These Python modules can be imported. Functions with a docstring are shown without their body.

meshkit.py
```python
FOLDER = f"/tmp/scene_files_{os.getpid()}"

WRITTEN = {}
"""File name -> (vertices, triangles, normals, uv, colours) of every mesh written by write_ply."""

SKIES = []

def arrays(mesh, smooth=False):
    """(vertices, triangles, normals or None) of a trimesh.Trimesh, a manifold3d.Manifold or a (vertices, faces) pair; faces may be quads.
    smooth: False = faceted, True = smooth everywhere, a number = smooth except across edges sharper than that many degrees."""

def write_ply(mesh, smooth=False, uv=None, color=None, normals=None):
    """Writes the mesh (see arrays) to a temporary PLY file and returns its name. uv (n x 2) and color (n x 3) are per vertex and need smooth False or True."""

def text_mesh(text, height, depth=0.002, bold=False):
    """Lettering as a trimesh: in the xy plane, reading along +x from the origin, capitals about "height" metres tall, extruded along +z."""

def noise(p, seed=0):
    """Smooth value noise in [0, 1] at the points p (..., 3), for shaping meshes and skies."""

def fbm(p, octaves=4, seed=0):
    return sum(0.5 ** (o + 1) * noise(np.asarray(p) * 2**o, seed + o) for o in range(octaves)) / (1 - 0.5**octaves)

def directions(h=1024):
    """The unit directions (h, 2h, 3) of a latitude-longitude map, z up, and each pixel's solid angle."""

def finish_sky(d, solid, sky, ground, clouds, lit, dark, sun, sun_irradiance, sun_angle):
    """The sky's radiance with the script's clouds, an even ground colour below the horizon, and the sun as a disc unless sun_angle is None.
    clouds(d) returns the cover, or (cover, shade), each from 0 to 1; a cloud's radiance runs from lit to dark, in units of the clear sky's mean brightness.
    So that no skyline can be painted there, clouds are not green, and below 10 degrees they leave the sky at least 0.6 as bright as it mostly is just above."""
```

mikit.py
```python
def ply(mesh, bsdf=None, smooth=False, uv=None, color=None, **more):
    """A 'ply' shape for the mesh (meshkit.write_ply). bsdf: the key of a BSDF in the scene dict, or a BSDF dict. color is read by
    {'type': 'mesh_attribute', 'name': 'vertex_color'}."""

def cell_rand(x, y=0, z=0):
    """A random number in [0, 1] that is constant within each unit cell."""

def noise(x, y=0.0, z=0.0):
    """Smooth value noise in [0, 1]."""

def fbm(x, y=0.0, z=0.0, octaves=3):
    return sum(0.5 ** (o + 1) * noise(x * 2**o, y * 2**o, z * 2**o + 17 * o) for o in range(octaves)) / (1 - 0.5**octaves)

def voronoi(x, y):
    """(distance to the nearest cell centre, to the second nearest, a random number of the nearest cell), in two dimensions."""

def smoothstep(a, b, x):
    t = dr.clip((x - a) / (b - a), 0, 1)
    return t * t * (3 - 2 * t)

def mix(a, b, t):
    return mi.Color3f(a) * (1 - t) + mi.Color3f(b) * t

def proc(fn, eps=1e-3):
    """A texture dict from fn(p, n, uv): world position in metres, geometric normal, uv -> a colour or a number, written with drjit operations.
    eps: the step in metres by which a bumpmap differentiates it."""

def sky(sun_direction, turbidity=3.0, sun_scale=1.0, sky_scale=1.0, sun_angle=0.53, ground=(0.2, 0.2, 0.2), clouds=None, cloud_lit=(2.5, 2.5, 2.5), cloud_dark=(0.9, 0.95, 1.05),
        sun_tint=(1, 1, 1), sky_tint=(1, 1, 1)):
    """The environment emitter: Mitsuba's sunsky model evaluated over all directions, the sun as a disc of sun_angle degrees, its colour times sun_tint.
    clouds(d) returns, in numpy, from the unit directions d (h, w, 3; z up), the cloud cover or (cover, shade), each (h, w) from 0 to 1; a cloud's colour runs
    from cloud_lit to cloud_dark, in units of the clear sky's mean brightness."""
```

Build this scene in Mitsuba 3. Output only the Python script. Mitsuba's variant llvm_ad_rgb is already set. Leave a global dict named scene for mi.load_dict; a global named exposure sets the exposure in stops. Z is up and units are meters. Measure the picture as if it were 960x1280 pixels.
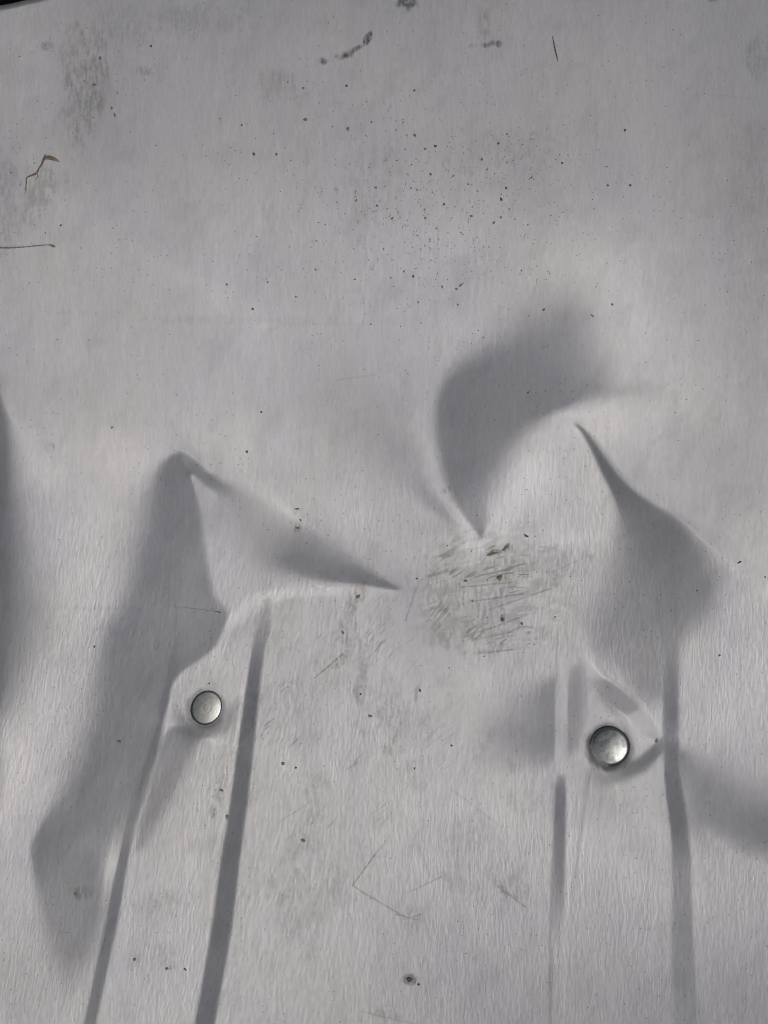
import math, random
import numpy as np, trimesh, shapely, drjit as dr, mitsuba as mi
from scipy.spatial import cKDTree
from scipy.ndimage import gaussian_filter, map_coordinates
from scipy.optimize import minimize
import scipy.fft as sfft
import meshkit, mikit
from mikit import noise, fbm, smoothstep, mix, cell_rand

T = mi.ScalarTransform4f
scene, labels = {}, {}
random.seed(7)
rng = np.random.default_rng(11)

# ------------------------------------------------------------------ camera, sky, sun, exposure
S = 0.00025                      # one sheet unit: a quarter of a millimetre; u runs right, v runs down the sheet
CAM = 0.9
EL, AZ = math.radians(62), math.radians(-28)
SUN = np.array([math.cos(EL) * math.cos(AZ), math.cos(EL) * math.sin(AZ), math.sin(EL)])
exposure = 0.58
scene['camera'] = {'type': 'perspective', 'fov_axis': 'x', 'fov': math.degrees(2 * math.atan(480 * S / CAM)),
                   'near_clip': 0.01, 'far_clip': 200.0,
                   'to_world': T().look_at([0, 0, CAM], [0, 0, 0], [0, 1, 0])}
scene['sky'] = mikit.sky(SUN.tolist(), turbidity=3, sun_angle=4, sun_tint=(0.845, 1, 1.21), sky_tint=(1.27, 1, 0.72), sky_scale=0.68)


def world(u, v):
    return (np.asarray(u, float) - 480) * S, (640 - np.asarray(v, float)) * S


# ------------------------------------------------------------------ the dents of the sheet
# How strongly each dent turns its face from the sun; the sheet's heights are then solved as ONE smooth surface with those slopes.
D = 1.5
U0, U1, V0, V1 = -110, 1070, -12, 1390
NU, NV = int((U1 - U0) / D) + 1, int((V1 - V0) / D) + 1
gu, gv = U0 + D * np.arange(NU), V0 + D * np.arange(NV)
UU, VV = np.meshgrid(gu, gv)
turn = np.ones((NV, NU))


def curve(pts, closed, step=3.0):
    """A smooth curve through the points (each of any number of values)."""
    p = np.asarray(pts, float)
    n = len(p)
    out = []
    for i in range(n if closed else n - 1):
        a, b, c, d = (p[(i + k) % n] if closed else p[min(max(i + k, 0), n - 1)] for k in (-1, 0, 1, 2))
        t = np.linspace(0, 1, max(2, int(np.linalg.norm((c - b)[:2]) / step)), endpoint=False)[:, None]
        # centripetal-ish: damped tangents so that uneven spacing does not loop
        l0, l1, l2 = (max(np.linalg.norm((y - x)[:2]), 1e-6) for x, y in ((a, b), (b, c), (c, d)))
        m1 = (c - a) * min(1, l1 / (l0 + l1) * 1.0) if l0 > 1e-5 else (c - b)
        m2 = (d - b) * min(1, l1 / (l1 + l2) * 1.0) if l2 > 1e-5 else (c - b)
        out.append((2 * t**3 - 3 * t**2 + 1) * b + (t**3 - 2 * t**2 + t) * m1 + (-2 * t**3 + 3 * t**2) * c + (t**3 - t**2) * m2)
    if not closed:
        out.append(p[-1:])
    return np.vstack(out)


def box_of(c, pad):
    i0, i1 = np.searchsorted(gu, [c[:, 0].min() - pad, c[:, 0].max() + pad])
    j0, j1 = np.searchsorted(gv, [c[:, 1].min() - pad, c[:, 1].max() + pad])
    return slice(j0, j1), slice(i0, i1)


def dent(value, pts):
    """A dent face: outline points (u, v, softness of the edge there[, value there])."""
    c = curve(pts, True)
    b = box_of(c, c[:, 2].max() + 4)
    q = np.stack([UU[b].ravel(), VV[b].ravel()], -1)
    d, k = cKDTree(c[:, :2]).query(q, k=4)
    wgt = 1 / (d + 1.0)
    wgt /= wgt.sum(1, keepdims=True)
    w = (c[k, 2] * wgt).sum(1)
    w = np.where(w > 7, 7 + 1.35 * (w - 7), w)
    inside = shapely.contains_xy(shapely.Polygon(c[:, :2]).buffer(0), q[:, 0], q[:, 1])
    sd = np.where(inside, d[:, 0], -d[:, 0])
    t = np.clip((sd + w) / (2 * w), 0, 1)
    m = (t * t * (3 - 2 * t)).reshape(UU[b].shape)
    turn[b] = turn[b] * (1 - m) + value * m


def stroke(pts, mul=True):
    """A crease or step: points (u, v, half width, edge softness, value). mul: multiplies what is there, otherwise replaces it."""
    c = curve(pts, False, 2.0)
    b = box_of(c, (c[:, 2] + c[:, 3]).max() + 4)
    q = np.stack([UU[b].ravel(), VV[b].ravel()], -1)
    d, k = cKDTree(c[:, :2]).query(q)
    w, s, val = c[k, 2], c[k, 3], c[k, 4]
    t = np.clip((w + s - d) / (2 * s), 0, 1)
    m = (t * t * (3 - 2 * t)).reshape(UU[b].shape)
    val = val.reshape(m.shape)
    turn[b] = turn[b] * (1 - m + m * val) if mul else turn[b] * (1 - m) + val * m


def blob(u, v, ru, rv, ang, mul):
    a = math.radians(ang)
    x, y = UU - u, VV - v
    p, q = (x * math.cos(a) + y * math.sin(a)) / ru, (-x * math.sin(a) + y * math.cos(a)) / rv
    turn[:] = turn * (1 + (mul - 1) * np.exp(-(p * p + q * q)))


# broad waves of the sheet
turn *= 0.71 + 0.31 / (1 + np.exp(-(VV - 260) / 75)) - 0.10 / (1 + np.exp(-(UU - 880) / 40)) / (1 + np.exp((VV - 520) / 60))
turn *= 1 + 0.06 / (1 + np.exp(-(VV - 420) / 60))
turn *= 1 - 0.27 / (1 + np.exp(-(VV - 1150) / 45)) / (1 + np.exp(-(UU - 480) / 70))
turn *= 1 + 0.06 * (meshkit.fbm(np.stack([UU / 160, VV / 190, 0 * UU], -1), 3, 5) - 0.5)
blob(30, 90, 60, 90, 0, 1.10); blob(110, 130, 45, 110, 10, 0.90); blob(340, 300, 120, 60, 0, 1.05); blob(560, 310, 110, 50, -15, 1.10)
blob(380, 350, 60, 40, 0, 0.95); blob(800, 590, 60, 120, 0, 0.97); blob(940, 560, 40, 120, 0, 0.95); blob(120, 680, 50, 90, 10, 1.05)
blob(650, 610, 70, 55, 0, 1.06); blob(400, 640, 110, 40, 10, 1.04); blob(450, 545, 110, 45, 35, 0.84); blob(800, 520, 70, 25, 0, 1.06)
blob(560, 1000, 110, 70, 0, 1.05); blob(300, 880, 40, 60, 0, 1.02)
blob(150, 560, 100, 45, -14, 1.16); blob(300, 560, 70, 34, 10, 1.12); blob(420, 645, 100, 32, 14, 1.16); blob(665, 600, 70, 55, 0, 1.16); blob(538, 580, 14, 70, -8, 1.14); blob(30, 950, 34, 100, 8, 1.16); blob(100, 700, 40, 90, 12, 1.08); blob(720, 540, 90, 30, 0, 1.10); blob(800, 490, 70, 40, 0, 1.08)
blob(460, 500, 100, 60, 40, 0.86); blob(910, 590, 60, 70, 0, 0.90); blob(960, 700, 50, 60, 0, 1.06); blob(940, 870, 60, 50, 0, 1.08); blob(500, 1240, 250, 60, 0, 0.95); blob(930, 1250, 80, 70, 0, 0.90); blob(760, 1040, 50, 50, 0, 1.06)
blob(20, 1240, 70, 80, 0, 0.84); blob(480, -10, 600, 50, 0, 0.88); blob(970, 250, 90, 260, 0, 0.88); blob(-5, 250, 40, 200, 0, 0.88); blob(800, 1270, 200, 60, 0, 0.92); blob(600, 840, 60, 30, 0, 1.05); blob(240, 1060, 30, 80, 8, 1.06); blob(350, 300, 160, 80, 0, 1.04); blob(720, 220, 120, 80, 0, 0.95)

# left edge bends away
dent(0.40, [(-60, 470, 8), (-4, 478, 5), (10, 505, 7), (20, 545, 11), (27, 600, 20), (36, 660, 28), (45, 720, 32), (48, 780, 34), (32, 840, 30), (5, 890, 30), (-60, 900, 30), (-110, 690, 20)])
dent(0.24, [(-60, 495, 8), (0, 503, 6), (9, 540, 9), (9, 640, 14), (2, 760, 18), (-4, 900, 14), (-12, 1010, 14), (-60, 1030, 20)])

# streak beside the middle dent, and the middle dent
stroke([(455, 505, 4, 40, .97), (488, 552, 10, 40, .88), (520, 598, 12, 26, .68), (543, 630, 9, 14, .54), (566, 655, 5, 10, .64), (590, 668, 2, 8, 1.0)])
dent(0.45, [(546, 500, 8), (556, 474, 12), (585, 446, 20), (630, 416, 28), (675, 385, 38), (715, 372, 44), (742, 395, 50), (748, 435, 44), (758, 470, 34), (756, 490, 20), (732, 502, 13), (708, 511, 8), (688, 519, 9), (668, 532, 13),
            (648, 558, 19), (634, 588, 24), (620, 625, 20), (609, 658, 6), (601, 671, 3), (588, 656, 5), (570, 630, 7), (556, 600, 9), (547, 565, 10), (543, 530, 10)])
blob(740, 395, 75, 80, 0, 1.45); blob(610, 640, 32, 64, 15, 1.42); blob(580, 500, 40, 40, 0, 0.92); blob(780, 490, 40, 10, -8, 0.86)
stroke([(545, 590, 3, 10, 1.06), (555, 620, 3, 9, 1.08), (575, 650, 3, 8, 1.03), (594, 672, 2, 8, 1.0)])

# the ridge at the right and the shade below it
dent(0.66, [(800, 640, 20), (850, 690, 20), (870, 760, 22), (850, 800, 14), (846, 840, 10), (838, 872, 12), (800, 872, 14), (775, 835, 16), (745, 815, 20), (728, 785, 26), (748, 750, 26), (766, 700, 20), (775, 660, 14)])
dent(0.47, [(785, 624, 6), (820, 637, 7), (852, 656, 14), (877, 682, 21), (891, 710, 22), (894, 740, 20), (878, 768, 26), (845, 778, 30), (812, 768, 36), (790, 730, 34), (782, 690, 24), (776, 650, 13), (772, 630, 8)])
dent(0.32, [(717, 531, 3), (722, 532, 3), (734, 545, 3), (749, 568, 4), (768, 594, 4), (790, 615, 5), (816, 634, 7), (845, 653, 12), (856, 680, 26), (828, 704, 32), (796, 690, 24), (776, 644, 10), (763, 615, 6), (750, 588, 5), (738, 563, 4), (727, 543, 3)])
stroke([(722, 532, 2, 3, .75), (740, 551, 3, 4, .68), (760, 582, 5, 5, .66), (784, 613, 7, 8, .68), (812, 640, 10, 12, .70), (840, 668, 12, 18, .78), (860, 690, 12, 20, .90)])
stroke([(738, 530, 6, 14, 1.06), (765, 572, 5, 12, 1.05), (800, 606, 6, 14, 1.04)])

# left dent: wedge, streak, and the long dark face
dent(0.87, [(262, 606, 16), (300, 618, 26), (340, 640, 32), (385, 660, 32), (420, 685, 26), (390, 722, 16), (340, 708, 22), (300, 684, 28), (270, 644, 24)])
dent(0.38, [(498, 736, 3), (476, 721, 8), (445, 701, 16), (410, 680, 26), (374, 664, 32), (350, 680, 32), (342, 698, 26), (356, 712, 15), (385, 722, 9), (420, 728, 6), (455, 731, 4), (480, 735, 3)])
stroke([(290, 775, 6, 9, 1.3), (318, 753, 8, 9, 1.36), (360, 741, 6, 7, 1.32), (430, 738, 4, 6, 1.20), (500, 742, 3, 7, 1.05)])
dent(0.49, [(224, 565, 5), (231, 571, 4), (236, 583, 4), (240, 598, 4), (246, 614, 5), (253, 640, 7), (258, 680, 8), (264, 715, 8), (271, 748, 9), (287, 764, 5), (281, 784, 4), (271, 806, 4), (250, 824, 4), (230, 838, 3), (217, 856, 3), (211, 880, 3),
            (204, 905, 3), (196, 945, 5), (178, 990, 9), (163, 1030, 14), (140, 1058, 22), (95, 1066, 24), (58, 1064, 10), (41, 1060, 5), (46, 1040, 6), (58, 1018, 9), (78, 985, 15), (95, 945, 20), (110, 890, 24), (120, 840, 18), (130, 790, 14),
            (146, 763, 15), (161, 722, 20), (172, 665, 24), (184, 618, 19), (197, 588, 11), (211, 572, 6)])
dent(0.58, [(41, 1052, 5), (90, 1050, 24), (130, 1060, 26), (138, 1110, 22), (132, 1160, 22), (112, 1205, 26), (84, 1222, 28), (62, 1190, 20), (50, 1140, 13), (42, 1092, 7)])
blob(222, 600, 34, 40, 8, .86); blob(245, 715, 26, 50, 0, 1.18); blob(70, 1040, 30, 24, 0, .90); blob(150, 880, 26, 60, 20, .94); blob(150, 1000, 30, 40, 0, 1.14); blob(230, 780, 24, 30, 0, 1.08)
blob(143, 1082, 12, 26, 8, 1.35); blob(62, 1055, 18, 30, 20, 0.88)
stroke([(231, 568, 4, 4, .90), (246, 584, 5, 4, .80), (258, 598, 6, 5, .78), (272, 607, 5, 6, .85)])
stroke([(244, 574, 2, 6, .85), (252, 568, 2, 8, .92)])
stroke([(236, 571, 4, 4, .7), (246, 583, 7, 5, .40), (254, 594, 7, 5, .40), (263, 601, 9, 6, .30), (274, 609, 7, 7, .50), (292, 619, 6, 12, .84), (322, 642, 6, 16, .94)])
stroke([(243, 597, 2, 3, 1.3), (249, 608, 2, 3, 1.3)])

# left rib: its two steps and the pulled-in seat of its rivet
dent(0.60, [(222, 905, 5), (246, 910, 7), (258, 914, 8), (247, 930, 8), (236, 958, 10), (220, 988, 10), (204, 1020, 12), (188, 1052, 12), (172, 1060, 8), (180, 1010, 8), (194, 960, 6), (206, 920, 5)])
stroke([(222, 884, 5, 7, .80), (230, 903, 10, 8, .48), (244, 913, 11, 8, .38), (268, 908, 9, 9, .50), (288, 896, 9, 9, .66), (298, 878, 5, 8, .72)])
stroke([(262, 838, 5, 10, .90), (266, 858, 8, 8, .80)])
stroke([(282, 868, 5, 8, .92), (284, 890, 5, 8, .90)])
stroke([(214, 862, 2, 4, 1.12), (232, 845, 3, 5, 1.08), (262, 826, 3, 6, 1.06), (280, 796, 3, 6, 1.08), (292, 770, 3, 6, 1.08)])
stroke([(226, 786, 2, 2, .90), (221, 810, 3, 2, .74), (214, 845, 3.5, 2, .70), (206, 888, 4.5, 2, .68), (193, 940, 5.5, 2, .66), (179, 985, 6, 2, .62), (166, 1025, 6, 2.5, .55), (158, 1060, 6, 2.5, .46), (150, 1100, 7, 2.5, .43), (141, 1150, 7, 2.5, .41),
        (130, 1200, 7.5, 2.5, .40), (119, 1250, 7.5, 2.5, .40), (106, 1310, 8, 2.5, .40), (90, 1395, 8, 2.5, .40)])
stroke([(336, 752, 5, 4, .90), (330, 785, 8, 3, .72), (325, 806, 8, 3, .46), (318, 850, 8.5, 2.5, .34), (312, 900, 9.5, 2.5, .33), (305, 960, 10.5, 2.5, .33), (297, 1020, 11, 2.5, .33), (288, 1080, 12, 2.5, .34), (279, 1150, 12.5, 2.5, .34),
        (268, 1215, 12.5, 2.5, .34), (256, 1280, 12.5, 2.5, .35), (238, 1395, 13, 2.5, .35)], mul=False)
stroke([(314, 815, 1.5, 2.5, 1.1), (309, 850, 2, 2.5, 1.35), (302, 890, 2, 2.5, 1.40), (297, 925, 2, 2.5, 1.35), (289, 965, 1.5, 3, 1.20), (280, 1020, 1.5, 3, 1.10), (268, 1100, 1.5, 3, 1.08), (254, 1200, 1.5, 3, 1.06)])

# right rib: lobes, steps, seat of its rivet
dent(0.66, [(692, 850, 6), (694, 900, 3), (692, 948, 8), (668, 948, 18), (630, 938, 28), (612, 920, 30), (630, 890, 32), (662, 862, 22)])
blob(684, 928, 26, 20, 0, 0.76)
blob(682, 866, 18, 14, 0, 0.86)
dent(0.60, [(712, 838, 9), (726, 836, 12), (733, 858, 12), (729, 895, 11), (726, 925, 12), (716, 938, 10), (708, 930, 4), (709, 880, 4)])
stroke([(726, 790, 4, 9, 1.16), (737, 830, 5, 8, 1.28), (743, 868, 4, 7, 1.25)])
dent(0.50, [(748, 846, 7), (765, 852, 7), (783, 866, 5), (796, 882, 4), (788, 893, 6), (770, 889, 7), (756, 878, 7), (747, 862, 7)])
stroke([(758, 842, 1.5, 3, 1.10), (780, 856, 1.5, 3, 1.25), (802, 880, 1.5, 3, 1.30), (822, 908, 1.5, 3, 1.2)])
stroke([(786, 905, 5, 6, 1.12), (800, 922, 6, 6, 1.20), (815, 925, 4, 5, 1.15)])
stroke([(803, 916, 2, 5, .82), (822, 922, 3, 4, .78)])
dent(0.44, [(778, 955, 6), (796, 945, 6), (812, 934, 5), (826, 922, 3), (829, 934, 4), (818, 950, 6), (802, 962, 8), (780, 968, 8)])
stroke([(735, 962, 6, 7, .82), (752, 970, 9, 9, .62), (775, 966, 9, 9, .62), (800, 958, 5, 9, .80)])
blob(770, 1000, 55, 30, 0, 0.90)
th = np.linspace(0, 2 * np.pi, 40)
stroke([(762 + 26.5 * math.cos(t), 932 + 27 * math.sin(t), 4.0, 4, .50 + .12 * math.cos(t + .6)) for t in th])
stroke([(260 + 20 * math.cos(t), 883 + 22 * math.sin(t), 2.0, 2.5, .85) for t in th])
stroke([(696, 790, 1, 1.5, .85), (694, 850, 1, 1.5, .9), (691, 940, 1, 1.5, .85), (689, 1060, 1.2, 1.5, .72), (687, 1150, 1.6, 1.5, .60), (686, 1280, 1.6, 1.5, .58), (685, 1395, 1.6, 1.5, .60)])
stroke([(703, 800, 4, 3, 1.04), (701, 850, 6, 2, 1.10), (700, 920, 7, 2, 1.12), (699, 962, 7, 2, 1.10)], mul=False)
stroke([(700, 972, 6, 3, .62), (699, 985, 7, 2.5, .47), (698, 1030, 7, 2.5, .44), (697, 1080, 7, 3, .50), (696, 1120, 7, 4, .64), (695, 1160, 6, 5, .84), (694, 1195, 5, 5, .92)], mul=False)
stroke([(838, 792, 6, 6, .70), (838, 830, 8, 4, .52), (838, 880, 9, 3, .47), (838, 918, 10, 3, .46), (838, 924, 10, 3, .56), (838, 932, 10, 2.5, .34), (840, 980, 11, 2.5, .33), (844, 1015, 11, 3, .36), (846, 1034, 11, 3, .50), (847, 1050, 11, 2.5, .64), (848, 1100, 11.5, 2.5, .62),
        (849, 1180, 13, 2.5, .58), (852, 1280, 14, 2.5, .58), (856, 1395, 14, 2.5, .58)], mul=False)
stroke([(711, 990, 1.5, 3, 1.18), (709, 1080, 1.5, 3, 1.18), (706, 1160, 2, 3, 1.12), (702, 1280, 3, 4, 1.10)])
stroke([(866, 1060, 1.5, 3, 1.12), (872, 1180, 1.5, 3, 1.12), (876, 1290, 1.5, 3, 1.12)])
stroke([(146, 1030, 1.5, 3, 1.2), (136, 1090, 2, 3, 1.25), (126, 1160, 1.5, 3, 1.15), (112, 1220, 1.5, 3, 1.1)])
stroke([(826, 800, 1.5, 3, 1.1), (824, 880, 1.5, 2.5, 1.14), (825, 930, 1.5, 2.5, 1.12), (827, 1000, 1.5, 2.5, 1.08)])
dent(0.50, [(852, 938, 8), (870, 944, 20), (900, 960, 28), (940, 980, 30), (1000, 1000, 30), (1070, 1020, 30), (1070, 1095, 26), (1000, 1080, 24), (955, 1066, 22), (915, 1054, 22), (880, 1042, 22), (860, 1028, 10)])
blob(960, 1040, 40, 30, 0, 0.82)
blob(893, 828, 16, 12, 30, 0.86)
stroke([(735, 962, 1.2, 2, .80), (730, 990, 1.2, 2, .72), (723, 1040, 1.2, 2, .66), (717, 1090, 1.2, 2, .72), (711, 1140, 1, 2, .9)])
stroke([(728, 990, 1, 2, 1.10), (720, 1040, 1, 2, 1.12), (714, 1090, 1, 2, 1.06)])
turn *= 1 + 0.22 * np.clip(1.1 - turn, 0, 1) * (meshkit.fbm(np.stack([UU / 45, VV / 70, 0 * UU], -1), 3, 9) - 0.5)
turn = np.clip(gaussian_filter(turn, 0.5), 0.24, 1.4)

# reflected light of a face with slopes (p, q), as measured on a ball of this metal under this sky
AX, AY = math.cos(AZ), math.sin(AZ)
WX, WY = world(UU, VV)
VX, VY, VZ = -WX, -WY, CAM + 0 * WX
VL = np.sqrt(VX**2 + VY**2 + VZ**2)
HX, HY, HZ = SUN[0] + VX / VL, SUN[1] + VY / VL, SUN[2] + VZ / VL
HL = np.sqrt(HX**2 + HY**2 + HZ**2)
HX, HY, HZ = HX / HL, HY / HL, HZ / HL


FLAT = 0.2676
C1, C2, C3, C4, CA = 0.09185, -0.08860, 0.07505, 0.004637, 0.31378**2 - 1


def light(p, q, hx, hy, hz):
    """Reflected light, and its derivatives by the two slopes."""
    nz = 1 / np.sqrt(1 + p * p + q * q)
    c = (hz - p * hx - q * hy) * nz
    l = (SUN[2] - p * SUN[0] - q * SUN[1]) * nz
    den = c * c * CA + 1
    k1, k2 = C3 * (l > 0), -4 * C4 * CA * c / den**3
    out = []
    for x, hh, sun in ((p, hx, SUN[0]), (q, hy, SUN[1])):
        out.append(-C2 * x * nz**3 + k1 * (-sun * nz - l * x * nz * nz) + k2 * (-hh * nz - c * x * nz * nz))
    return C1 + C2 * nz + C3 * np.maximum(l, 0) + C4 / den**2, *out


def solve(step, start, rounds):
    """The smoothest, flattest sheet whose faces turn as wanted, on every step-th grid point; start: the height from a coarser solve."""
    pick = (slice(None, None, step), slice(None, None, step))
    d = D * step
    g = gaussian_filter(turn, 0.4 * step if step > 1 else 0)[pick] * FLAT
    hx, hy, hz = HX[pick], HY[pick], HZ[pick]
    nv, nu = g.shape
    pad = int(150 / d)
    pv, pu = sfft.next_fast_len(nv + 2 * pad, True), sfft.next_fast_len(nu + 2 * pad, True)
    kx, ky = 2 * np.pi * sfft.rfftfreq(pu, d)[None, :], -2 * np.pi * sfft.fftfreq(pv, d)[:, None]
    k2 = kx**2 + ky**2
    W = 1 / np.sqrt(KAPPA * k2 + LAM * k2**2 + 1e-7)
    fwd = lambda z: sfft.rfft2(z, workers=4)
    inv = lambda z: sfft.irfft2(z, s=(pv, pu), workers=4)
    win = (slice(pad, pad + nv), slice(pad, pad + nu))
    wt = 1 / (g + 0.06) * (1 + 0.8 * np.clip((g / FLAT - gaussian_filter(g / FLAT, 30 / d)) / 0.15, 0, 1))      # a glint counts for more
    edge = np.hypot(*np.gradient(g / FLAT, d))
    calm = MU / step**2 / (1 + (gaussian_filter(edge, 1.5) / 0.010)**2)

    def both(z):
        f = fwd(z) * W
        return f, inv(1j * kx * f)[win], inv(1j * ky * f)[win]

    def energy(x):
        z = x.reshape(pv, pu)
        f, p, q = both(z)
        i, ip, iq = light(p, q, hx, hy, hz)
        r = (i - g) * wt
        gp, gq = np.zeros((pv, pu)), np.zeros((pv, pu))
        over = np.maximum(-(p * AX + q * AY) - 0.05, 0)           # no face leans so far to the sun that it passes the glare
        gp[win], gq[win] = r * wt * ip - BETA * over * AX, r * wt * iq - BETA * over * AY
        bend = 0.0
        for s, gs in ((p, gp[win]), (q, gq[win])):
            for ax in (0, 1):
                dd = np.diff(s, axis=ax)
                cm = calm[1:] if ax == 0 else calm[:, 1:]
                bend += float((cm * dd * dd).sum())
                if ax == 0:
                    gs[1:] += cm * dd
                    gs[:-1] -= cm * dd
                else:
                    gs[:, 1:] += cm * dd
                    gs[:, :-1] -= cm * dd
        back = inv((np.conj(1j * kx) * fwd(gp) + np.conj(1j * ky) * fwd(gq)) * W)
        return 0.5 * float((r * r).sum() + (z * z).sum() + BETA * (over * over).sum() + bend), (back + z).ravel()

    if start is None:
        z0 = np.zeros((pv, pu))
    else:
        big = np.zeros((pv, pu))
        vv, uu = (np.arange(pv) - pad) * d / start[1] + start[2], (np.arange(pu) - pad) * d / start[1] + start[2]
        big = map_coordinates(start[0], np.meshgrid(vv, uu, indexing='ij'), order=3, mode='grid-wrap')
        z0 = inv(fwd(big) / W)
    res = minimize(energy, z0.ravel(), jac=True, method='L-BFGS-B', options=dict(maxiter=rounds, maxfun=2 * rounds, maxcor=8))
    f, p, q = both(res.x.reshape(pv, pu))
    h = inv(f)
    i = light(p, q, hx, hy, hz)[0]
    if DEBUG:
        print(step, res.nit, res.fun, 'misfit', np.abs(i / g - 1).mean(), 'slopes', np.percentile(np.hypot(p, q), [50, 90, 99]), 'height', h[win].min() * S, h[win].max() * S)
    return h, d, pad, win, p, q


DEBUG = globals().get('DEBUG', False)
KAPPA, BETA, MU = 0.02, 6.0, 50.0
state = None
for step, LAM, rounds in ((8, 200.0, 60), (8, 40.0, 60), (8, 10.0, 100), (4, 4.0, 80), (2, 2.0, 50), (1, 0.8, 25)):
    state = solve(step, state, rounds)
H, P, Q = state[0][state[3]], state[4], state[5]
H = H - H[NV // 2, NU // 2]


def height(u, v):
    return float(map_coordinates(H, [[(v - V0) / D], [(u - U0) / D]], order=1, mode='nearest')[0]) * S


def slope(u, v):
    a = [[(v - V0) / D], [(u - U0) / D]]
    return float(map_coordinates(P, a, order=1, mode='nearest')[0]), float(map_coordinates(Q, a, order=1, mode='nearest')[0])


# ------------------------------------------------------------------ materials
def rgb(*c):
    return {'type': 'rgb', 'value': list(c)}


def grain_uv(p):
    u, v = p.x / S + 480, 640 - p.y / S
    k = 0.17 * smoothstep(520, 230, u) * dr.maximum(v - 650, 0)
    w = fbm(u / 60, v / 90, 3.0, 2)
    return u, v, u + k + 4 * (w - 0.5), v


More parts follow.
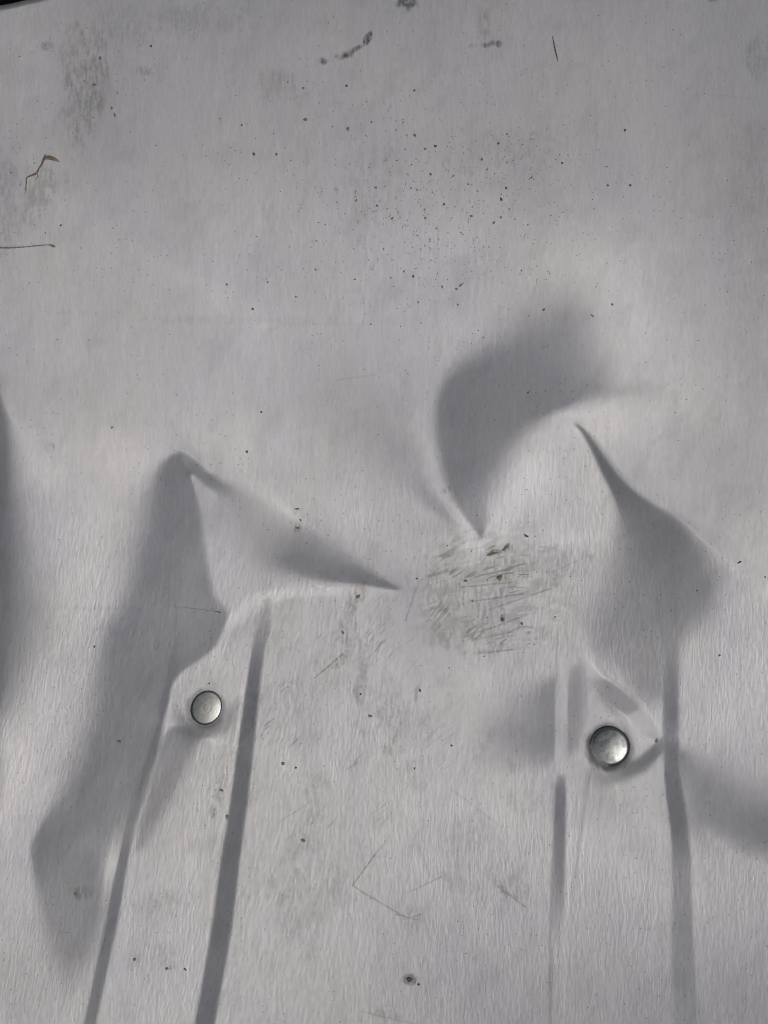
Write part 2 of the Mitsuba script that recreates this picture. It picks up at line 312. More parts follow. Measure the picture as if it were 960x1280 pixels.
STAINS = [  # u, v, half length, half width, angle, strength, kind (0 black rub mark, 1 brown dirt)
    (405, 78, 8, 5, -10, .80, 0), (434, 71, 15, 6, -14, .95, 0), (447, 63, 10, 4, -40, .9, 0), (459, 51, 12, 4, -58, .9, 0), (508, 5, 12, 13, 0, .85, 0), (611, 57, 14, 5, -8, .8, 0), (592, 58, 8, 3, -5, .25, 0), (888, 2, 6, 3, 0, .5, 0),
    (60, 60, 8, 6, 0, .3, 0), (185, 92, 16, 6, 8, .35, 1), (110, 110, 30, 75, 8, .42, 1), (95, 70, 16, 40, 0, .3, 1), (250, 30, 60, 20, 0, .22, 1), (150, 40, 60, 30, 0, .2, 1), (45, 245, 28, 40, 30, .35, 1), (5, 260, 26, 60, 0, .30, 1), (350, 110, 30, 22, 0, .22, 1),
    (605, 35, 8, 20, 0, .3, 1), (620, 190, 60, 26, -8, .18, 1), (460, 240, 40, 70, 20, .14, 1), (945, 75, 14, 30, 0, .25, 1),
    (620, 715, 50, 34, -12, .48, 1), (600, 775, 55, 38, -15, .45, 1), (695, 705, 45, 22, -8, .30, 1), (555, 735, 34, 46, -55, .40, 1), (622, 690, 14, 4, -14, .9, 1), (632, 684, 6, 3, -45, .9, 1), (625, 722, 11, 7, -25, .9, 1), (645, 703, 5, 4, 0, .7, 1), (628, 774, 3, 5, 0, .8, 0),
    (582, 726, 5, 3, 0, .9, 1), (575, 755, 5, 4, 0, .6, 1), (612, 812, 28, 10, -4, .42, 1), (440, 770, 12, 40, 20, .45, 1), (425, 825, 26, 7, -42, .60, 1), (432, 802, 10, 16, 0, .5, 1), (395, 850, 40, 26, -40, .25, 1), (490, 905, 34, 34, -45, .30, 1), (475, 890, 16, 12, 0, .35, 1), (487, 935, 18, 9, 35, .5, 1),
    (452, 855, 8, 24, 5, .35, 0), (520, 865, 5, 16, 25, .4, 1), (420, 1090, 26, 40, 35, .20, 1), (355, 1105, 50, 26, -10, .22, 1), (375, 1140, 26, 40, 20, .20, 1), (560, 1095, 36, 12, 30, .22, 1), (632, 1112, 18, 5, 32, .6, 1), (640, 1105, 40, 14, 30, .3, 1), (600, 1045, 50, 20, 35, .15, 1), (512, 1222, 10, 7, 10, .6, 0),
    (480, 1265, 26, 9, 15, .35, 1), (275, 985, 9, 24, 10, .35, 1), (268, 1012, 5, 10, 0, .5, 1), (285, 1020, 3, 3, 0, .8, 1), (200, 1130, 28, 20, 0, .25, 1), (190, 1195, 34, 16, -15, .25, 1), (215, 1205, 7, 6, 0, .5, 1), (105, 1115, 20, 8, 0, .4, 1), (197, 805, 4, 9, 10, .45, 1),
    (65, 560, 6, 6, 0, .5, 1), (372, 660, 6, 6, 0, .55, 1), (557, 612, 8, 5, -30, .45, 1), (820, 925, 4, 4, 0, .7, 1), (880, 1000, 6, 3, 0, .3, 1), (290, 400, 120, 6, 0, .12, 1), (400, 405, 100, 3, 0, .10, 1), (930, 330, 30, 160, 0, .12, 1), (130, 760, 60, 3, 0, .16, 1),
]
LINES = [  # scratches: u0, v0, u1, v1, half width, strength
    (483, 1047, 470, 1064, .7, .45), (470, 1064, 441, 1104, .9, .75), (441, 1104, 452, 1112, .8, .6), (452, 1112, 505, 1143, .9, .65), (495, 1140, 522, 1147, .9, .6), (505, 1146, 528, 1140, .8, .5), (512, 1112, 556, 1091, .7, .45), (394, 846, 428, 817, 1.0, .7),
    (332, 905, 343, 896, .9, .7), (540, 785, 560, 730, 1, .3), (507, 775, 520, 735, 1.2, .45), (600, 790, 660, 768, 1, .55), (590, 800, 640, 790, 1, .4), (620, 1104, 655, 1130, 1.1, .5), (690, 715, 735, 695, .8, .3), (590, 752, 655, 742, .9, .6), (575, 734, 640, 728, 1.0, .6),
    (612, 762, 690, 735, .8, .5), (600, 816, 640, 812, 1.0, .55), (450, 1262, 530, 1280, .8, .3), (565, 985, 625, 1030, 1.4, .2), (420, 475, 470, 468, .8, .25), (697, 790, 695, 850, .8, .4), (870, 1060, 958, 1046, 1, .1), (388, 1000, 350, 1025, .9, .3), (0, 311, 70, 308, 1.2, .3),
    (218, 742, 222, 762, .9, .3), (222, 762, 220, 800, .9, .25), (880, 120, 940, 128, .8, .12),
]


def rotated(u, v, cu, cv, ang):
    a = math.radians(ang)
    x, y = u - cu, v - cv
    return x * math.cos(a) + y * math.sin(a), y * math.cos(a) - x * math.sin(a)


def sheet_colour(p, n, uv):
    u, v, a, b = grain_uv(p)
    fine = noise(a / 1.5, b / 7, 1.0)
    wide = fbm(a / 6, b / 40, 5.0, 2)
    broad = smoothstep(0.25, 0.75, fbm(u / 70, v / 110, 9.0, 3))
    col = mix((0.560, 0.533, 0.572), (0.576, 0.546, 0.564), broad) * (0.94 + 0.10 * fine + 0.08 * (wide - 0.5))
    col = col * (1 - 0.07 * smoothstep(0.5, 0.8, fbm(u / 24 + v / 60, v / 33, 41.0, 4)))
    rag = fbm(u / 7, v / 12, 2.0, 3)
    fleck = fbm(u / 2.6, v / 3.4, 8.0, 2)
    thread_n = noise(a / 2.2, b / 11, 14.0)
    brown, black = mi.Float(0), mi.Float(0)
    for cu, cv, ru, rv, ang, k, kind in STAINS:
        x, y = rotated(u, v, cu, cv, ang)
        e = dr.square(x / ru) + dr.square(y / rv)
        m = k * (0.9 if ru > 20 else 1.0) * smoothstep(1.5, 0.0, e + 2.6 * (rag - 0.5)) * (smoothstep(0.15, 0.8, 0.5 * fleck + 0.5 * thread_n) if kind else smoothstep(-0.1, 0.7, 0.6 * fleck + 0.4 * thread_n))
        if kind:
            brown = dr.maximum(brown, m)
        else:
            black = dr.maximum(black, m)
    # rubbed, muddy patch: dirt caught in arcs of a wiping stroke, and in slanted strokes further down
    x, y = u - 655, v - 850
    arc = noise(dr.sqrt(x * x + y * y) / 2.4, dr.atan2(y, x) * 7, 4.0)
    arc2 = noise(u / 16 + v / 50, (v + 0.24 * u + 9 * fbm(u / 40, v / 40, 31.0, 2)) / 2.6, 6.0)
    zone = smoothstep(1.25, 0.2, dr.square((u - 612) / 105) + dr.square((v - 742) / 88) + 0.9 * (rag - 0.5))
    pick = smoothstep(0.35, 0.75, fbm(u / 26, v / 18, 12.0, 2))
    brown = dr.maximum(brown, zone * pick * 0.62 * dr.maximum(smoothstep(0.66, 0.90, arc), smoothstep(0.64, 0.88, arc2)))
    brown = dr.maximum(brown, 0.30 * zone * smoothstep(0.35, 0.7, fbm(u / 14 + v / 60, (v + 0.24 * u) / 6, 25.0, 3)))
    sw = 14 * fbm(u / 50, v / 50, 33.0, 2)
    slant = fbm((u + v + sw) / 2.8, (u - v) / 22, 3.0, 2)
    zone2 = smoothstep(1.3, 0.2, dr.square((u - 440) / 130) + dr.square((v - 900) / 190) + 0.9 * (rag - 0.5))
    pick2 = smoothstep(0.45, 0.8, fbm(u / 34, v / 34, 15.0, 2))
    brown = dr.maximum(brown, zone2 * pick2 * 0.45 * smoothstep(0.55, 0.9, slant))
    zone3 = smoothstep(1.4, 0.2, dr.square((u - 470) / 240) + dr.square((v - 960) / 300) + 0.8 * (rag - 0.5))
    brown = dr.maximum(brown, 0.26 * zone3 * smoothstep(0.46, 0.80, fbm((u + 0.7 * v + sw) / 30, (v - 0.7 * u) / 46, 21.0, 5)) * smoothstep(0.25, 0.75, 0.5 * fleck + 0.5 * thread_n))
    # water marks and pin-head dots
    cr = cell_rand(dr.floor(u / 9), dr.floor(v / 9), 5)
    du, dv = (dr.floor(u / 9) + 0.25 + 0.5 * cell_rand(dr.floor(u / 9), dr.floor(v / 9), 1)) * 9 - u, (dr.floor(v / 9) + 0.25 + 0.5 * cell_rand(dr.floor(u / 9), dr.floor(v / 9), 2)) * 9 - v
    dots = smoothstep(1.5, 0.5, dr.sqrt(du * du + dv * dv)) * smoothstep(0.80, 1.0, cr + 0.25 * (fbm(u / 90, v / 90, 30.0, 2) - 0.6))
    brown = dr.maximum(brown, 0.45 * dots)
    for ru_, rv_, r0, k in ((761, 932, 23, 0.65), (260, 883, 19.5, 0.45)):       # halo of shade painted into the sheet colour round the rivets
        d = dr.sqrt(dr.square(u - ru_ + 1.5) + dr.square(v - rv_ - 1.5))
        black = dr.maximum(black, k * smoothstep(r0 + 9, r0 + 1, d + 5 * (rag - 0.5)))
    for u0, v0, u1, v1, w, k in LINES:
        l = math.hypot(u1 - u0, v1 - v0)
        dx, dy = (u1 - u0) / l, (v1 - v0) / l
        t = dr.clip((u - u0) * dx + (v - v0) * dy, 0, l)
        d = dr.sqrt(dr.square(u - u0 - t * dx) + dr.square(v - v0 - t * dy))
        black = dr.maximum(black, 0.66 * k * smoothstep(w + 0.9, w - 0.6, d) * (0.35 + 0.9 * fleck))
    col = mix(col, (0.175, 0.165, 0.135), dr.clip(1.2 * brown, 0, 1))
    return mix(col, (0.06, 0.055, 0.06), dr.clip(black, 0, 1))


def sheet_relief(p, n, uv):
    u, v, a, b = grain_uv(p)
    deep = 0.55 + 0.45 * smoothstep(450, 800, v)
    h = deep * 2.2e-5 * (noise(a / 1.5, b / 7, 1.0) - 0.5) + 0.8 * deep * 1.6e-5 * (noise(a / 3.0, b / 13, 7.0) - 0.5)
    h += 1.2e-5 * (fbm(u / 4, v / 5, 2.0, 2) - 0.5) + 3.5e-5 * (fbm(u / 42, v / 60, 3.0, 2) - 0.5)
    return h


def sheet_rough(p, n, uv):
    u, v, a, b = grain_uv(p)
    return 0.55 + 0.08 * (fbm(u / 30, v / 60, 5.0, 2) - 0.5)


scene['sheet_metal'] = {'type': 'twosided'}
scene['sheet_metal']['b'] = {'type': 'bumpmap', 'tex': mikit.proc(sheet_relief, 1.2e-4), 'scale': 1.0,
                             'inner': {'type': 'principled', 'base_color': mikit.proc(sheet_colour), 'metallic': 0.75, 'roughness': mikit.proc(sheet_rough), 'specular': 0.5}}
scene['rivet_metal'] = {'type': 'twosided', 'b': {'type': 'principled', 'metallic': 0.9, 'roughness': 0.47,
                        'base_color': mikit.proc(lambda p, n, uv: mix((0.44, 0.425, 0.41), (0.64, 0.62, 0.60), fbm(p.x / 0.0007, p.y / 0.0009, 3.0, 3)))}}
scene['polished_metal'] = {'type': 'twosided', 'b': {'type': 'principled', 'metallic': 0.92, 'roughness': 0.46,
                        'base_color': mikit.proc(lambda p, n, uv: mix((0.30, 0.30, 0.305), (0.45, 0.45, 0.45), smoothstep(0.3, 0.7, fbm(p.x / 0.0011, p.y / 0.0013, 8.0, 3))))}}
scene['dark_rim'] = {'type': 'twosided', 'b': {'type': 'principled', 'base_color': rgb(0.035, 0.034, 0.036), 'roughness': 0.7}}
scene['dark_crumb'] = {'type': 'twosided', 'b': {'type': 'principled', 'base_color': rgb(0.095, 0.087, 0.082), 'roughness': 0.85}}
scene['brown_crumb'] = {'type': 'twosided', 'b': {'type': 'principled', 'base_color': rgb(0.19, 0.17, 0.14), 'roughness': 0.9}}
scene['dry_stalk'] = {'type': 'twosided', 'b': {'type': 'principled', 'roughness': 0.85,
                      'base_color': mikit.proc(lambda p, n, uv: mix((0.13, 0.088, 0.068), (0.26, 0.20, 0.165), fbm(p.x / 0.0006, p.y / 0.0006, 1.0, 2)))}}
scene['soil'] = {'type': 'twosided', 'b': {'type': 'principled', 'roughness': 0.95,
                 'base_color': mikit.proc(lambda p, n, uv: mix((0.02, 0.016, 0.012), (0.05, 0.042, 0.032), fbm(p.x / 0.004, p.y / 0.004, 0, 4)))}}

# ------------------------------------------------------------------ ground
ZG = float(H.min()) * S - 0.012
n = 121
gx = np.sign(np.linspace(-1, 1, n)) * np.abs(np.linspace(-1, 1, n))**3 * 20
GX, GY = np.meshgrid(gx, gx)
GZ = ZG + 0.006 * (meshkit.fbm(np.stack([GX / 0.03, GY / 0.03, 0 * GX], -1), 4, 3) - 1.0)
idx = np.arange(n * n).reshape(n, n)
quads = np.stack([idx[:-1, :-1], idx[:-1, 1:], idx[1:, 1:], idx[1:, :-1]], -1).reshape(-1, 4)
scene['ground'] = mikit.ply((np.stack([GX, GY, GZ], -1).reshape(-1, 3), quads), 'soil', smooth=True)
labels['ground'] = {'label': 'dark bare soil under the top left corner of the metal sheet', 'category': 'ground', 'kind': 'structure'}

# ------------------------------------------------------------------ the sheet
top_edge = -12 + 21 * np.exp(-(np.maximum(gu + 8, 0) / 62)**1.6) + 0.8 * np.sin(gu / 23)     # the corner is cut round
shift = (top_edge + 12)[None, :] * np.clip(1 - (VV + 12) / 110, 0, 1)**1.5
VS = VV + shift
roll = 9 * np.clip(1 - (VS - top_edge[None, :]) / 9, 0, 1)**2                               # and its rim rolls under
X, Y = world(UU, VS)
Hs = map_coordinates(H, [(VS - V0) / D, (UU - U0) / D], order=1, mode='nearest')
Ps, Qs = (map_coordinates(z, [(VS - V0) / D, (UU - U0) / D], order=1, mode='nearest') for z in (P, Q))
Z = (Hs - roll) * S
droll = np.where(roll > 0, 2 * np.clip(1 - (VS - top_edge[None, :]) / 9, 0, 1), 0)
nrm = np.stack([-Ps, -(Qs - droll), np.ones_like(Ps)], -1)
nrm /= np.linalg.norm(nrm, axis=-1, keepdims=True)
verts = np.stack([X, Y, Z], -1).reshape(-1, 3)
nrm = nrm.reshape(-1, 3)
idx = np.arange(NV * NU).reshape(NV, NU)
quads = np.stack([idx[1:, :-1], idx[1:, 1:], idx[:-1, 1:], idx[:-1, :-1]], -1).reshape(-1, 4)
cu, cv = UU.ravel()[quads].mean(1), VV.ravel()[quads].mean(1)
ribs = [shapely.Polygon([(224, 780), (217, 830), (203, 888), (188, 940), (172, 985), (159, 1025), (143, 1100), (134, 1150), (122, 1200), (111, 1250), (97, 1310), (80, 1400), (252, 1400), (269, 1280), (281, 1215), (292, 1150), (301, 1080), (309, 1020), (317, 960), (323, 900), (328, 850), (335, 800), (338, 770)]),
        shapely.Polygon([(696, 790), (694, 850), (691, 940), (689, 1060), (687, 1150), (686, 1280), (685, 1400), (871, 1400), (867, 1280), (863, 1180), (860, 1100), (858, 1050), (851, 980), (849, 930), (848, 830), (845, 790)])]
which = np.zeros(len(quads), int)
for k, poly in enumerate(ribs):
    which[shapely.contains_xy(poly, cu, cv)] = k + 1


def piece(key, q):
    used, inv = np.unique(q, return_inverse=True)
    v = verts[used]
    uv = np.stack([v[:, 0], v[:, 1]], -1)
    path = meshkit.write_ply((v, inv.reshape(-1, 4)), False, uv, None, nrm[used])
    scene[key] = {'type': 'ply', 'filename': path, 'face_normals': False, 'bsdf': {'type': 'ref', 'id': 'sheet_metal'}}


piece('metal_sheet', quads[which == 0])
piece('metal_sheet__stamped_rib', quads[which == 1])
piece('metal_sheet__stamped_rib_001', quads[which == 2])
rim = np.concatenate([idx[0, ::-1], idx[:, 0], idx[-1, :], idx[::-1, -1]])
rv = np.vstack([verts[rim], verts[rim] - [0, 0, 0.0012]])
m_ = len(rim)
k = np.arange(m_)
rq = np.stack([k, (k + 1) % m_, (k + 1) % m_ + m_, k + m_], -1)
scene['metal_sheet__cut_edge'] = mikit.ply((rv, rq), 'rivet_metal', smooth=False)
labels['metal_sheet'] = {'label': 'dented bare grey metal sheet with two stamped ribs and two rivets', 'category': 'metal sheet'}
labels['metal_sheet__stamped_rib'] = {'label': 'left stamped rib slanting down to the left'}
labels['metal_sheet__stamped_rib_001'] = {'label': 'right stamped rib running straight down'}


# ------------------------------------------------------------------ rivets
def seat(u, v, tilt_deg=(0, 0), lift=0.0):
    x, y = world(u, v)
    return T().translate([float(x), float(y), height(u, v) + lift]).rotate([0, 1, 0], tilt_deg[0]).rotate([1, 0, 0], tilt_deg[1])


def lathe(profile, n=72):
    p = np.asarray(profile, float)
    a = np.linspace(0, 2 * np.pi, n, endpoint=False)
    v = np.stack([p[:, None, 0] * np.cos(a), p[:, None, 0] * np.sin(a), p[:, None, 1] + 0 * a], -1).reshape(-1, 3)
    i, j = np.meshgrid(np.arange(len(p) - 1), np.arange(n), indexing='ij')
    a_, b_ = i * n + j, i * n + (j + 1) % n
    return v, np.stack([a_, b_, b_ + n, a_ + n], -1).reshape(-1, 4)


def rivet(key, u, v, ru, rv_, spin, lean, mat, dome, ring, dark_rim, label):
    R = max(ru, rv_) * S
    mm = 0.001
    prof = [(0.72 * R, -1.6 * mm), (0.97 * R, -0.5 * mm), (R, -0.1 * mm), (R, 0.25 * mm), (0.985 * R, 0.36 * mm), (0.955 * R, 0.42 * mm)]
    for t in np.linspace(0.94, 0, 26):
        z = 0.42 * mm + dome * mm * (1 - t * t) / (1 - 0.94**2 + 1e-9) * (1 - 0.94**2)
        z -= ring * 0.025 * mm * math.exp(-((t - 0.27) / 0.05)**2)
        prof.append((max(t, 1e-4) * R, z))
    vv, qq = lathe(prof)
    nz = meshkit.fbm(np.stack([vv[:, 0] / (0.45 * R), vv[:, 1] / (0.45 * R), 0 * vv[:, 0] + u], -1), 3, 2) - 0.5
    vv[:, 2] += 0.06 * mm * nz * (1 - ring) * (vv[:, 2] > 0.4 * mm) + 0.03 * mm * nz * (vv[:, 2] > 0.4 * mm)
    tw = seat(u, v, lean, 0.45 * mm).rotate([0, 0, 1], spin).scale([ru / max(ru, rv_), rv_ / max(ru, rv_), 1])
    scene[key] = mikit.ply((vv, qq), mat, smooth=True, to_world=tw)
    labels[key] = {'label': label}
    g = []  # dark torus hugging the foot of the head
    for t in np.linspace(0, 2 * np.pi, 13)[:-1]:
        g.append((R * (1.0 + dark_rim + dark_rim * math.cos(t)), (0.16 + 0.16 * math.sin(t)) * mm))
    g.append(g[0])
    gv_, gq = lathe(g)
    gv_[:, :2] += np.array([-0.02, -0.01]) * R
    scene[key + '__dark_ring'] = mikit.ply((gv_, gq), 'dark_rim', smooth=True, to_world=tw)


rivet('metal_sheet__rivet', 260, 883, 17.5, 20.5, -25, (-2, -2), 'rivet_metal', 0.42, 1, 0.035, 'left rivet, smaller and paler, with a turned ring at its centre')
rivet('metal_sheet__rivet_001', 761, 932, 22.5, 22, 0, (-2, -3), 'polished_metal', 0.66, 0, 0.07, 'right rivet, larger and shinier, in a dark ring')


# ------------------------------------------------------------------ loose dirt
CRUMBS = []
for kk in range(6):
    c = trimesh.creation.icosphere(subdivisions=1)
    c.vertices *= (0.65 + 0.7 * meshkit.noise(c.vertices * 1.3 + 10 * kk, kk))[:, None]
    CRUMBS.append([mikit.ply(c, mat, smooth=60) for mat in ('dark_crumb', 'brown_crumb')])
count = {}


def key_for(name):
    k = count.get(name, 0)
    count[name] = k + 1
    return name if k == 0 else f'{name}_{k:03d}'


PATCHES = [  # where the specks lie that nothing else tells apart
    (lambda u, v: 430 < u < 770 and 120 < v < 400, 'tiny dark dirt speck in the speckled patch above the middle dent'),
    (lambda u, v: u < 230 and v < 400, 'tiny dark dirt speck in the top left, around the dry twig'),
    (lambda u, v: v < 400, 'tiny dark dirt speck on the upper sheet, outside the speckled patch'),
    (lambda u, v: v < 640, 'tiny dark dirt speck on the plain metal at mid height, around the dents'),
    (lambda u, v: u > 510 and v < 850, 'tiny dark dirt speck in and around the muddy scuffed patch'),
    (lambda u, v: True, 'tiny dark dirt speck on the lower sheet, around the slanted smears')]


def crumb(u, v, a, b, ang, mat=0, label=None, name='dirt_speck', group=None):
    a, b = (0.66 * a, 0.66 * b) if label is None else (0.8 * a, 0.8 * b)
    key = key_for(name)
    p, q = slope(u, v)
    to = seat(u, v, (math.degrees(-math.atan(p)), math.degrees(math.atan(q))), 0.3 * min(a, b) * S).rotate([0, 0, 1], -ang).scale([a * S, b * S, 0.55 * min(a, b) * S])
    scene[key] = {**CRUMBS[(len(scene)) % 6][mat], 'to_world': to}
    where = next(t for f, t in PATCHES if f(u, v))
    labels[key] = {'label': label or where, 'category': 'dirt speck'}
    if label is None:
        labels[key]['group'] = where.replace('speck ', 'specks ')


for c in [  # the ones that stand out
    (150, 926, 3.2, 2.2, 10, 1, 'oval brown crumb on the shaded left dent, left of the rib'), (920, 702, 3.6, 1.5, -25, 0, 'small black sliver right of the dark ridge'), (309, 565, 2.6, 1.8, 50, 0, 'black speck right of the left dent peak'),
    (327, 515, 1.8, 1.6, 0, 0, 'small black dot on the pale middle of the sheet, left of the middle dent'), (380, 1048, 3.6, 2.4, 40, 1, 'brown crumb between the ribs, right of the left rib'), (355, 952, 3.0, 2.2, 10, 1, 'crumb just right of the left rib, below its rivet'),
    (278, 986, 3.0, 1.8, 15, 1, 'brown crumb on the left rib, below its rivet'), (190, 60, 1.9, 1.7, 0, 0, 'black dot near the top edge, in the left half'), (518, 115, 1.9, 1.9, 0, 0, 'black dot below the black rub marks at the top'), (576, 357, 4.2, 1.5, -32, 1, 'brown splinter above the middle dent'),
    (679, 388, 2.4, 1.4, -50, 0, 'black chip on the shaded top of the middle dent'), (739, 396, 3.0, 1.1, 40, 1, 'short brown splinter at the right end of the middle dent'), (346, 195, 2.4, 1.4, 80, 0, 'tall black speck in the upper left half of the sheet'), (538, 220, 2.0, 1.8, 60, 0, 'black speck left of the speckled patch'),
    (632, 685, 6, 2.2, -40, 1, 'curled brown flake on the muddy scuffed patch'), (616, 692, 9, 2.4, -15, 1, 'long brown flake on the muddy scuffed patch'), (658, 670, 4, 1.6, 30, 0, 'dark flake with a tail above the scuffed patch'), (625, 722, 5, 3, -25, 1, 'brown lump in the middle of the scuffed patch'),
    (582, 726, 3, 2, 0, 1, 'small brown lump at the left of the scuffed patch'), (628, 774, 2.2, 3.2, 0, 0, 'upright dark fleck below the scuffed patch'), (820, 926, 2.4, 1.8, 0, 1, 'tiny brown crumb in the pinch right of the right rivet'), (205, 1210, 0.1, 0.1, 0, 0, None),
    (232, 1211, 3.0, 1.5, 45, 0, 'dark splinter on the lower left rib'), (169, 1198, 2.4, 2.4, 0, 1, 'round brown crumb on the lower left rib'), (209, 1210, 2.8, 2, 0, 1, 'ragged brown crumb on the lower left rib, beside the splinter'), (95, 1117, 3, 1.8, 30, 1, 'brown crumb on the lower left dent'), (285, 1018, 2.4, 2, 0, 1, 'ochre dot at the edge of the left rib step'),
    (371, 957, 1.8, 1.8, 0, 0, 'dark dot below a crumb right of the left rib'), (564, 930, 1.7, 1.7, 0, 0, 'dark dot left of the shaded lobe beside the right rib'), (518, 958, 1.6, 1.6, 0, 0, 'dark dot in the middle between the ribs'), (512, 1222, 4.6, 3.4, 20, 0, 'ragged black crumb near the bottom middle'), (523, 1228, 2.4, 1.8, 0, 0, 'smaller black crumb beside the ragged one at the bottom'),
    (463, 893, 3.4, 1.8, 10, 1, 'brown crumb in the slanted smears between the ribs'), (525, 862, 2.6, 1.8, 60, 0, 'dark crumb above the slanted smears between the ribs'), (451, 866, 1.6, 1.6, 0, 0, 'black dot on the pale stain between the ribs'), (897, 818, 1.6, 1.6, 0, 0, 'black dot over the small dent right of the right rib'),
    (119, 808, 1.6, 1.6, 0, 0, 'black dot left of the shaded left dent'), (372, 660, 3.2, 1.8, 10, 1, 'olive crumb above the dark wedge'), (376, 650, 2.0, 1.4, 60, 1, 'tiny crumb just above the olive one'), (372, 636, 4.0, 1.6, 0, 1, 'flat brown flake above the dark wedge'), (448, 745, 4.0, 2.6, -40, 1, 'brown crumb under the tip of the dark wedge'), (429, 790, 3.2, 1.6, 60, 1, 'dark brown chip between the ribs, below the wedge'),
    (263, 853, 1.3, 1.3, 0, 0, 'pin-sized dot just above the left rivet'), (382, 152, 3.2, 2.2, 0, 1, 'grey brown crumb in the upper left half'), (435, 163, 2.2, 3, 0, 1, 'brown grey crumb below the black rub mark'), (127, 75, 2.2, 3.4, 0, 1, 'brown stain crumb in the top left dirt'), (120, 108, 3.2, 2.0, 0, 1, 'brown crumb in the top left dirt, right of the streak'), (145, 146, 1.6, 3.4, -10, 1, 'upright brown chip right of the top left dirt'),
    (780, 165, 1.8, 1.8, 0, 0, 'dark speck at the right of the speckled patch'), (786, 234, 2.0, 1.8, 0, 0, 'dark speck at the lower right of the speckled patch'), (316, 386, 1.7, 1.9, 0, 0, 'dark speck in the pale left middle'), (370, 371, 1.5, 1.5, 0, 0, 'dark speck in the pale left middle, right of another'),
]:
    if c[2] > 0.5:
        crumb(*c)
pts = []
for cu_, cv_, su, sv, nn in [(640, 215, 75, 45, 46), (560, 245, 60, 50, 46), (490, 250, 50, 60, 30), (560, 320, 70, 40, 30), (380, 155, 50, 40, 14), (120, 120, 60, 60, 12), (50, 240, 25, 40, 16), (900, 560, 40, 180, 14), (500, 430, 300, 130, 30), (600, 760, 70, 50, 26), (470, 880, 60, 60, 16), (260, 450, 170, 120, 16)]:
    for _ in range(nn):
        pts.append((rng.normal(cu_, su), rng.normal(cv_, sv), min(0.75 + rng.exponential(0.42), 2.2)))
for u, v, r in pts:
    if 4 < u < 956 and 14 < v < 1276 and len([k for k in scene if k.startswith('dirt_speck')]) < 300:
        crumb(u, v, r * rng.uniform(1, 1.6), r, rng.uniform(0, 180), int(rng.random() < 0.45))
# dust too fine to count
dv, df, off = [], [], 0
small = trimesh.creation.icosphere(subdivisions=0)
for _ in range(1500):
    if rng.random() < 0.55:
        u, v = rng.normal(560, 110), rng.normal(250, 75)
    else:
        u, v = rng.uniform(0, 960), rng.uniform(15, 1280)
    if not (-40 < u < 1000 and 14 < v < 1320):
        continue
    r = rng.uniform(0.3, 0.75)
    x, y = world(u, v)
    dv.append(small.vertices * [r * S * rng.uniform(1, 1.8), r * S, 0.5 * r * S] + [float(x), float(y), height(u, v) + 0.2 * r * S])
    df.append(small.faces + off)
    off += len(small.vertices)
scene['dirt_dust'] = mikit.ply((np.vstack(dv), np.vstack(df)), 'brown_crumb', smooth=True)
labels['dirt_dust'] = {'label': 'fine dark dust grains scattered all over the metal sheet', 'category': 'dust', 'kind': 'stuff'}


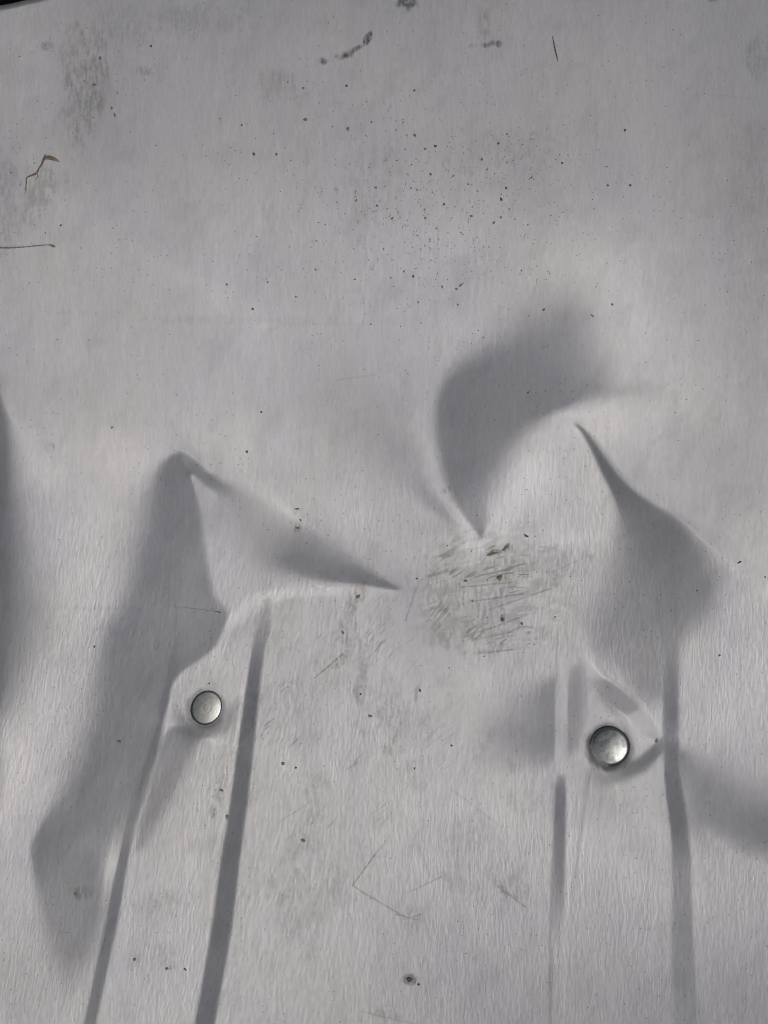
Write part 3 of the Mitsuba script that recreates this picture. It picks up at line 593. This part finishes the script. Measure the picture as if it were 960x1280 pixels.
# ------------------------------------------------------------------ stalks and hairs lying on the sheet
def thread(pts, n=8):
    """A tube over the sheet through (u, v, radius in units, lift in units)."""
    c = curve(pts, False, 1.5)
    x, y = world(c[:, 0], c[:, 1])
    z = np.array([height(a, b) for a, b in c[:, :2]]) + (c[:, 2] * 0.6 + c[:, 3]) * S
    q = np.stack([x, y, z], -1)
    d = np.gradient(q, axis=0)
    d /= np.linalg.norm(d, axis=1, keepdims=True)
    side = np.cross(d, [0, 0, 1.0])
    side /= np.linalg.norm(side, axis=1, keepdims=True)
    up = np.cross(side, d)
    a = np.linspace(0, 2 * np.pi, n, endpoint=False)
    wob = 1 + 0.35 * (meshkit.noise(q[:, None, :] / (6 * S) + np.stack([np.cos(a), np.sin(a), 0 * a], -1)[None], 4) - 0.5)
    r = (c[:, 2] * S)[:, None] * wob
    ring = q[:, None] + r[..., None] * (side[:, None] * np.cos(a)[None, :, None] + up[:, None] * np.sin(a)[None, :, None])
    m = len(c)
    i, j = np.meshgrid(np.arange(m - 1), np.arange(n), indexing='ij')
    a_, b_ = i * n + j, i * n + (j + 1) % n
    return trimesh.Trimesh(ring.reshape(-1, 3), np.vstack([np.stack([a_, b_, b_ + n], -1).reshape(-1, 3), np.stack([a_, b_ + n, a_ + n], -1).reshape(-1, 3)]), process=False)


tw = thread([(76, 204, .5, .5), (70, 201, 2.2, .5), (63, 199, 2.6, 1), (58, 200, 1.8, 1), (55, 206, 1.0, 1), (51, 212, .9, .5), (48, 218, 1.3, .3), (42, 221, 1.2, .2), (36, 224, 1.0, .2), (35, 232, .8, .1), (34, 240, .5, 0)])
scene['dry_twig'] = mikit.ply(tw, 'dry_stalk', smooth=True)
scene['dry_twig__side_shoot'] = mikit.ply(trimesh.util.concatenate([thread([(57, 203, .9, 1), (58, 197, .7, .8), (59, 194, .4, .5)]), thread([(48, 218, .8, .5), (49, 222, .7, .2), (46, 226, .3, 0)])]), 'dry_stalk', smooth=True)
labels['dry_twig'] = {'label': 'bent brown dry twig with a broad end lying near the top left', 'category': 'twig'}
scene['dry_stalk_piece'] = mikit.ply(thread([(-12, 311, .5, .1), (10, 312, .8, .2), (30, 311, .5, .2), (48, 309, .6, .1), (64, 307.5, .5, .1), (68, 309, 1.6, .2), (71, 310, .6, 0)]), 'dry_stalk', smooth=True)
labels['dry_stalk_piece'] = {'label': 'thin straight brown stalk lying across the left edge', 'category': 'stalk'}
scene['dark_hair'] = mikit.ply(thread([(690, 46, .35, .3), (692, 56, .6, .4), (694.5, 68, .7, .4), (697, 78, .4, .1)]), 'dark_crumb', smooth=True)
labels['dark_hair'] = {'label': 'short dark upright hair near the top right', 'category': 'hair'}
scene['curved_fibre'] = mikit.ply(thread([(218, 757.5, .1, .1), (240, 759.5, .2, .1), (262, 762, .25, .1), (272, 763.5, .5, .1), (276, 764.5, 1.0, .1), (278, 765, .4, 0)]), 'brown_crumb', smooth=True)
labels['curved_fibre'] = {'label': 'thin dark fibre with a knob at its end above the left rib', 'category': 'fibre'}
